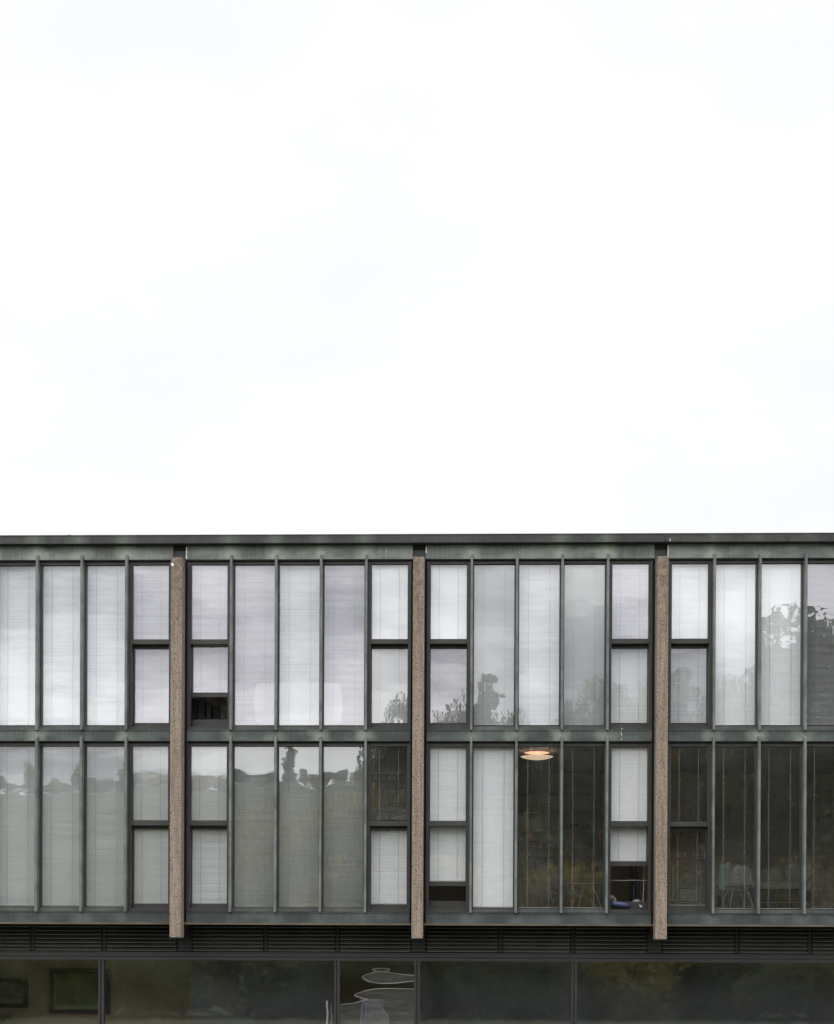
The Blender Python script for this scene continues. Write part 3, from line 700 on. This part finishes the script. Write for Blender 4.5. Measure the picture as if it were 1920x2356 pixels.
# right hand room: jars on a plank, printer, cloth, armchair, sofa
yq = 2.2; xa, zz_ = at(1540, 1977, yq); xb, _ = at(1626, 1977, yq)
pk = thing('wall_shelf', 'brown plank shelf carrying pale jars', 'shelf', (xa, yq, zz_ - .02))
MB().box(xa, xb, yq - .1, yq + .12, zz_ - .02, zz_).build('plank', M_BROWN, pk)
for xx in (xa + .1, xb - .1): MB().tube([(xx, yq + .11, zz_ - .021), (xx, yq + .11, FL)], .012).build('post', M_CHROME, pk)
jl = ['pale jar beside the cord, leftmost on the plank', 'pale jar in the middle of the brown plank', 'pale tall jar at the right end of the plank']
for (uu, h), lb in zip(((1576, .11), (1596, .11), (1621, .13)), jl):
    xx, _ = at(uu, 1970, yq); jr = thing('jar', lb, 'jar', (xx, yq, zz_ + .001), 'jars on the plank shelf')
    MB().lathe(xx, yq, [(.026, zz_ + .001), (.03, zz_ + .01), (.03, zz_ + h - .02), (.022, zz_ + h)], 14).build('jar_body', M_SHELL, jr, smooth=True)
    MB().lathe(xx, yq, [(.026, zz_ + h + .001), (.026, zz_ + h + .012)], 14).build('lid', M_CHROME, jr)
xa, zt_ = at(1563, 2046, 1.6); xb, zb_ = at(1603, 2070, 1.6)
tb = thing('side_table', 'low pale table under the printer', 'table', ((xa + xb) / 2, 1.7, FL))
MB().box(xa - .12, xb + .12, 1.5, 1.95, zb_ - .025, zb_).build('table_top', M_SHELF, tb)
for sx in (xa - .08, xb + .08):
    for sy in (1.55, 1.9): MB().tube([(sx, sy, zb_ - .026), (sx, sy, FL)], .012).build('leg', M_CHROME, tb)
pr_ = thing('printer', 'pale boxy printer on the low table', 'printer', ((xa + xb) / 2, 1.7, zb_ + .001))
MB().box(xa, xb, 1.55, 1.85, zb_ + .001, zt_).build('body', M_SHELL, pr_, bevel=.02)
MB().box(xa + .04, xb - .04, 1.50, 1.56, zb_ + .03, zb_ + .045).build('paper_tray', M_CHROME, pr_)
MB().box(xa + .03, xb - .03, 1.6, 1.8, zt_ + .001, zt_ + .02).build('scanner_lid', M_DKFAB, pr_)
# teal cloth
xa, zt_ = at(1655, 1987, 1.3); xb, zb_ = at(1680, 2046, 1.3); mb = MB(); n = 14
for j in range(n + 1):
    for i in range(n + 1):
        s_, t_ = i / n, j / n; mb.v.append((xa + (xb - xa) * s_ * (1 + .15 * t_) + .01 * math.sin(7 * t_), 1.3 + .02 * math.sin(s_ * 16 + t_), zt_ + (zb_ - zt_) * t_ - .03 * math.sin(s_ * 5)))
for j in range(n):
    for i in range(n): mb.f.append((j * (n + 1) + i, j * (n + 1) + i + 1, (j + 1) * (n + 1) + i + 1, (j + 1) * (n + 1) + i)); mb.mi.append(0)
o = mb.build('towel', M_TEAL, base=(xa, 1.3, zb_), smooth=True); o.modifiers.new('s', 'SOLIDIFY').thickness = .01; tag(o, 'pale teal towel hanging beside the pale chair', 'towel')
# sofa with loose cushions
yq = 2.6; xa, zseat = at(1662, 2028, yq); xb, zbot = at(1872, 2046, yq)
sf = thing('sofa', 'long light grey sofa with rounded back cushions', 'sofa', ((xa + xb) / 2, yq + .4, FL))
MB().box(xa, xb, yq, yq + .85, zbot, zseat).build('seat', M_GREYF, sf, bevel=.03)
MB().box(xa + .03, xb - .03, yq + .05, yq + .8, FL + .12, zbot - .002).build('base', M_DKFAB, sf)
for sx in (xa + .1, xb - .1):
    for sy in (yq + .1, yq + .75): MB().tube([(sx, sy, FL), (sx, sy, FL + .12)], .02).build('leg', M_DKFAB, sf)
def cushion(parent, cx, cz, rx, rz_, yq, mat, name='back_cushion', th=.12):
    mb = MB(); seg, rg = 20, 10
    for j in range(rg + 1):
        ph = math.pi * j / rg
        for i in range(seg):
            a = 2 * math.pi * i / seg; ce = lambda t, e: math.copysign(abs(t) ** e, t)
            mb.v.append((cx + rx * ce(math.cos(a), .7) * ce(math.sin(ph), .7), yq - th * math.cos(ph), cz + rz_ * ce(math.sin(a), .8) * ce(math.sin(ph), .7)))
    for j in range(rg):
        for i in range(seg):
            i2 = (i + 1) % seg; mb.f.append((j * seg + i, j * seg + i2, (j + 1) * seg + i2, (j + 1) * seg + i)); mb.mi.append(0)
    return mb.build(name, mat, parent, smooth=True) if parent is not None else mb.build(name, mat, base=(cx, yq, cz - rz_), smooth=True)
for uu, vv, ru, rv in ((1712, 2018, 26, 20), (1776, 2015, 27, 20), (1838, 2008, 34, 24)):
    cx, cz = at(uu, vv, yq + .45); cushion(sf, cx, cz, ru / 112, rv / 112, yq + .45, M_GREYF)
# things in the open gap on the right of the third bay
cx, cz = at(1428, 2082, .02)
o = cushion(None, cx + .0, cz, .20, .055, .03, M_BLUE, 'seat_pad', .075); o.rotation_euler = (0, R(6), 0); tag(o, 'blue vinyl seat pad lying on the open window ledge', 'cushion')
cx, cz = at(1466, 2072, .35)
o = MB().lathe(cx, .35, [(.095, cz - .04), (.085, cz - .015), (.05, cz + .012), (.015, cz + .02)], 20).build('bowl', M_SHELL, base=(cx, .35, cz - .04), smooth=True); tag(o, 'upturned white bowl inside the open window', 'bowl')
sd_ = thing('work_desk', 'dark desk just inside the open window', 'desk', (cx - .2, .7, FL))
MB().box(cx - .62, cx + .2, .3, 1.1, cz - .07, cz - .042).build('desk_top', M_BROWN, sd_)
for sx in (cx - .56, cx + .16):
    for sy in (.4, 1.0): MB().tube([(sx, sy, cz - .071), (sx, sy, FL)], .015).build('leg', M_DKFAB, sd_)
cx2, cz2 = at(1460, 2042, .9)
o = MB().lathe(cx2, .9, [(.045, cz - .04), (.05, cz - .03), (.05, cz2 + .16), (.04, cz2 + .165)], 18).build('pen_tin', M_NAVY, base=(cx2, .9, cz - .04), smooth=True); tag(o, 'navy cylindrical tin inside the open window', 'tin')
for k2, (ua, ub, va, vb) in enumerate([(1452, 1470, 1990, 2066), (1462, 1478, 1990, 2068), (1482, 1480, 1996, 2062)]):
    a = at(ua, va, .5); b_ = at(ub, vb, .5)
    o = MB().tube([(a[0], .5, a[1]), ((a[0] + b_[0]) / 2 + .01, .5, (a[1] + b_[1]) / 2), (b_[0], .5, cz - .03)], .006, 6).build('cable', [M_DKFAB, M_DKFAB, M_CHROME][k2], base=(b_[0], .5, cz - .03))
    tag(o, ['black cable leaning inside the open window, nearest the navy tin', 'black cable running to the desk, right of the navy tin', 'thin pale cord hanging at the right of the open gap'][k2], 'cable')
pts = [(*at(u_, v_, .1),) for u_, v_ in ((1402, 2063), (1409, 2062), (1415, 2066), (1418, 2074))]
o = MB().tube([(a, .10, b) for a, b in pts], .006, 6).build('cable', M_CHROME, base=(pts[0][0], .1, pts[0][1])); tag(o, 'white looped cable above the blue seat pad', 'cable')
pts = [(*at(u_, v_, .13),) for u_, v_ in ((1403, 2067), (1407, 2066), (1411, 2069), (1414, 2076))]
o = MB().tube([(a, .13, b) for a, b in pts], .005, 6).build('cable', M_CHROME, base=(pts[0][0], .13, pts[0][1])); tag(o, 'white inner cable curled under the longer loop', 'cable')
a = at(1407, 2026, .3); b_ = at(1490, 2026, .3)
o = MB().tube([(a[0], .3, a[1]), (b_[0], .3, b_[1])], .004, 6).build('curtain_rod', M_CHROME, base=(a[0], .3, a[1])); tag(o, 'thin white rod crossing the open window gap', 'rod')
x_, z_ = at(1475, 2085, .1); o = MB().box(x_ - .02, x_ - .008, .105, .1145, z_ - .012, z_ + .03).box(x_ + .0, x_ + .022, .105, .1145, z_ - .025, z_ + .008).build('window_latch', M_WHITE, bl)
# folders standing behind the raised sash of the second bay
FU = 4.60
yq = .7
for k2, (uu, vt, wd_, c) in enumerate([(447, 1606, .10, (.03, .03, .032)), (463, 1604, .13, (.05, .05, .055)), (480, 1612, .09, (.07, .07, .075)), (498, 1625, .14, (.035, .03, .02)), (512, 1622, .08, (.12, .11, .13))]):
    x_, z_ = at(uu, vt, yq)
    o = MB().box(x_ - wd_ / 2, x_ + wd_ / 2, yq, yq + .3, FU + .35, z_).build('file_folder', plain('folder_card', c, .7, .2, 9), base=(x_, yq, FU + .35), bevel=.008)
    tag(o, '%s file standing behind the raised sash, %s from the left' % (['black', 'charcoal', 'grey', 'brown', 'mauve'][k2], ordn[k2]), 'folder', 'files behind the raised sash')
o = thing('low_cabinet', 'dark low cabinet under the row of files', 'cabinet', (-4.0, .8, FU))
MB().box(-4.3, -3.5, .6, 1.1, FU, FU + .349).build('carcass', M_DKFAB, o)
MB().box(-4.28, -3.52, .585, .6, FU + .02, FU + .33).build('front_panel', M_BROWN, o)
# broad white paper shade seen dimly through the half open blinds
xa, z0 = at(580, 1655, 1.4); xb, z1 = at(786, 1571, 1.4)
ls = thing('paper_lampshade', 'broad white paper lampshade glimpsed through the half open blinds', 'lampshade', ((xa + xb) / 2, 1.6, 7.86))
n = 24; mb = MB(); cxm = (xa + xb) / 2; rx = (xb - xa) / 2
for j in range(7):
    t_ = j / 6; rr = rx * (1 - .05 * (2 * t_ - 1) ** 2)
    for i in range(n): a = 2 * math.pi * i / n; mb.v.append((cxm + rr * math.copysign(abs(math.cos(a)) ** .5, math.cos(a)), 1.75 + .35 * math.copysign(abs(math.sin(a)) ** .5, math.sin(a)), z0 + (z1 - z0) * t_))
for j in range(6):
    for i in range(n): mb.f.append((j * n + i, j * n + (i + 1) % n, (j + 1) * n + (i + 1) % n, (j + 1) * n + i)); mb.mi.append(0)
mb.f.append(tuple(reversed(range(n)))); mb.mi.append(0)
mb.build('shade', emis('paper_glow', (.9, .9, .92), .26), ls, smooth=False)
for sx in (-.5, .5): MB().tube([(cxm + sx, 1.75, z1), (cxm + sx, 1.75, 7.858)], .006).build('hanging_wire', M_CHROME, ls)

# ------------------------------------------------------------------ ground floor: pictures, plant, modelled reflection outlines
M_PFR = plain('dark_picture_frame', (.045, .028, .02), .5, .15)
def pic(label, u0_, u1_, v0_, v1_, inner):
    yq = 3.36; xa, zt_ = at(u0_, v0_, yq); xb, zb_ = at(u1_, v1_, yq)
    t_ = thing('framed_picture', label, 'picture', ((xa + xb) / 2, yq, zb_)); w_ = .085
    MB().box(xa, xb, yq - .02, yq + .035, zt_ - w_, zt_).box(xa, xb, yq - .02, yq + .035, zb_, zb_ + w_).box(xa, xa + w_, yq - .02, yq + .035, zb_ + w_, zt_ - w_).box(xb - w_, xb, yq - .02, yq + .035, zb_ + w_, zt_ - w_).build('frame', M_PFR, t_)
    m, t, b = material('picture_print'); b.inputs['Roughness'].default_value = .6
    t.links.new(ramp(t, noise(t, pos(t), 2.2, 5, .6), [(.35, tuple(x * .6 for x in inner)), (.65, tuple(x * 1.3 for x in inner))]), b.inputs['Base Color'])
    MB().box(xa + w_, xb - w_, yq, yq + .02, zb_ + w_, zt_ - w_).build('print', m, t_)
    m2 = plain('green_mount', tuple(x * 1.7 for x in inner), .7)
    MB().box(xa + w_, xa + w_ + .04, yq - .004, yq - .0005, zb_ + w_, zt_ - w_).box(xa + w_ + .04, xb - w_, yq - .004, yq - .0005, zb_ + w_, zb_ + w_ + .09).build('mount', m2, t_)
pic('large dark framed green picture on the olive ground floor wall', 115, 252, 2231, 2333, (.15, .20, .09))
pic('smaller dark framed picture beside the left edge of the wall', -16, 64, 2254, 2319, (.16, .18, .10))
x_, z_ = at(10, 2352, 2.2); pl = thing('potted_plant', 'dark leafy plant at the foot of the ground floor window', 'plant', (x_, 2.2, GZ + .05))
g = np.random.default_rng(5); n = 500; mb = MB()
for i in range(n):
    d = g.normal(0, 1, 3); d /= np.linalg.norm(d); c = np.array([x_, 2.2, z_ - .22]) + d * np.array([.3, .3, .34]) * g.uniform(.5, 1.05); u_ = g.normal(0, 1, 3) * .05; w2 = g.normal(0, 1, 3) * .022
    mb.quad([c - u_, c + w2, c + u_, c - w2])
mb.build('foliage', L_DARK, pl)
MB().tube([(x_, 2.2, GZ + .3), (x_ + .02, 2.2, z_ - .2)], .02).build('stem', M_BARK, pl)
MB().lathe(x_, 2.2, [(.14, GZ + .051), (.19, GZ + .38), (.2, GZ + .4)], 20).build('pot', M_PFR, pl)

def smoothp(pts, n=8):
    P = [Vector((a, b)) for a, b in pts]; out = []
    for i in range(len(P) - 1):
        p0, p1, p2, p3 = P[max(i - 1, 0)], P[i], P[i + 1], P[min(i + 2, len(P) - 1)]
        for k in range(n):
            t = k / n; out.append(.5 * ((2 * p1) + (p2 - p0) * t + (2 * p0 - 5 * p1 + 4 * p2 - p3) * t * t + (3 * p1 - p0 - 3 * p2 + p3) * t ** 3))
    out.append(P[-1]); return out
M_PLE = plain('pale_tube', (.72, .7, .65), .3, .05)
M_PLL = plain('lilac_tube', (.32, .32, .45), .3, .05)
m, t, b = material('reflection_film'); b.inputs['Base Color'].default_value = (.55, .57, .60, 1); b.inputs['Alpha'].default_value = .34; b.inputs['Roughness'].default_value = .25
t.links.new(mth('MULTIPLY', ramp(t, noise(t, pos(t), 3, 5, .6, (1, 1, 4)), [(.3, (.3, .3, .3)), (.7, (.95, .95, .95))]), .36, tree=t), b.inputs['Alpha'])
M_REFL = m
YP = .95
def reflection_shape(label, curves, fill, yq, closed=True):  # loops and fill modelled in place of a distorted reflection in the pane
    t_ = thing('reflection_outline', label, 'reflection shape', (*[at(*fill[0], yq)[0]], yq, at(*fill[0], yq)[1]), 'imitated reflection behind the narrow pane')
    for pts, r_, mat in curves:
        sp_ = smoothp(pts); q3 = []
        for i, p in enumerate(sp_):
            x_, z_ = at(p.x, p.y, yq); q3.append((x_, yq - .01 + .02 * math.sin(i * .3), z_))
        r_l = r_[0] if isinstance(r_, list) else r_; MB().tube(q3, [r_l * (.45 + .5 * abs(math.sin(i * .13 + len(pts)))) for i in range(len(q3))], 8).build('outline_tube', mat, t_, smooth=True)
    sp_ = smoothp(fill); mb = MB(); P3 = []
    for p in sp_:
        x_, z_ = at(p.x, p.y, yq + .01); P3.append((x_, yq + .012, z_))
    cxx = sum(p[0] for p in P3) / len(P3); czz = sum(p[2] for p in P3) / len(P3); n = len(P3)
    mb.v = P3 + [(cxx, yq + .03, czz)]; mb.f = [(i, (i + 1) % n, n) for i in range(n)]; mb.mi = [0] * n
    mb.build('reflection_shape', M_REFL, t_, smooth=True)
reflection_shape('small pale curled outline imitating a reflection at the top of the narrow pane', [([(857, 2231), (872, 2228.5), (890, 2229), (897, 2231), (888, 2235), (870, 2236.5), (861, 2233), (857, 2231)], .010, M_PLE)],
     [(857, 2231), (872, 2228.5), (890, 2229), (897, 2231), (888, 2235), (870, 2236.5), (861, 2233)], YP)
reflection_shape('upper pointed loop imitating a distorted reflection, with a pale edge', [([(957, 2245), (925, 2242.5), (893, 2238), (873, 2236.5), (850, 2241), (836, 2247), (836, 2251), (850, 2259), (874, 2263), (910, 2262.5), (957, 2257)], [.011] * 81, M_PLE)],
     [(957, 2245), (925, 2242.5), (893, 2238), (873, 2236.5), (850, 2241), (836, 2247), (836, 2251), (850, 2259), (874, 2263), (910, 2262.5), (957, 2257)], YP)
reflection_shape('large lower sheet imitating a distorted reflection, with a pale edge', [([(957, 2276), (915, 2275), (868, 2276), (838, 2281), (819, 2288), (818, 2292), (830, 2296), (846, 2300), (838, 2302), (822, 2307), (805, 2310), (784, 2312)], .010, M_PLE)],
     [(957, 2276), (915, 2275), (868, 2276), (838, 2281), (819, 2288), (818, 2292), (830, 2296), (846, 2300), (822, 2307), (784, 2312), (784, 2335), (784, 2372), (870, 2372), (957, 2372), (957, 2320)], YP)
reflection_shape('lilac tinted upright shape of the imitated reflection, within the lower sheet', [([(828, 2372), (832, 2340), (836, 2306), (856, 2303), (878, 2302), (885, 2306), (881, 2320), (892, 2338), (896, 2350), (890, 2372)], .013, M_PLL), ([(838, 2372), (842, 2340), (846, 2306)], .010, M_PLL), ([(847, 2322), (862, 2334), (874, 2342)], .007, M_PLL)],
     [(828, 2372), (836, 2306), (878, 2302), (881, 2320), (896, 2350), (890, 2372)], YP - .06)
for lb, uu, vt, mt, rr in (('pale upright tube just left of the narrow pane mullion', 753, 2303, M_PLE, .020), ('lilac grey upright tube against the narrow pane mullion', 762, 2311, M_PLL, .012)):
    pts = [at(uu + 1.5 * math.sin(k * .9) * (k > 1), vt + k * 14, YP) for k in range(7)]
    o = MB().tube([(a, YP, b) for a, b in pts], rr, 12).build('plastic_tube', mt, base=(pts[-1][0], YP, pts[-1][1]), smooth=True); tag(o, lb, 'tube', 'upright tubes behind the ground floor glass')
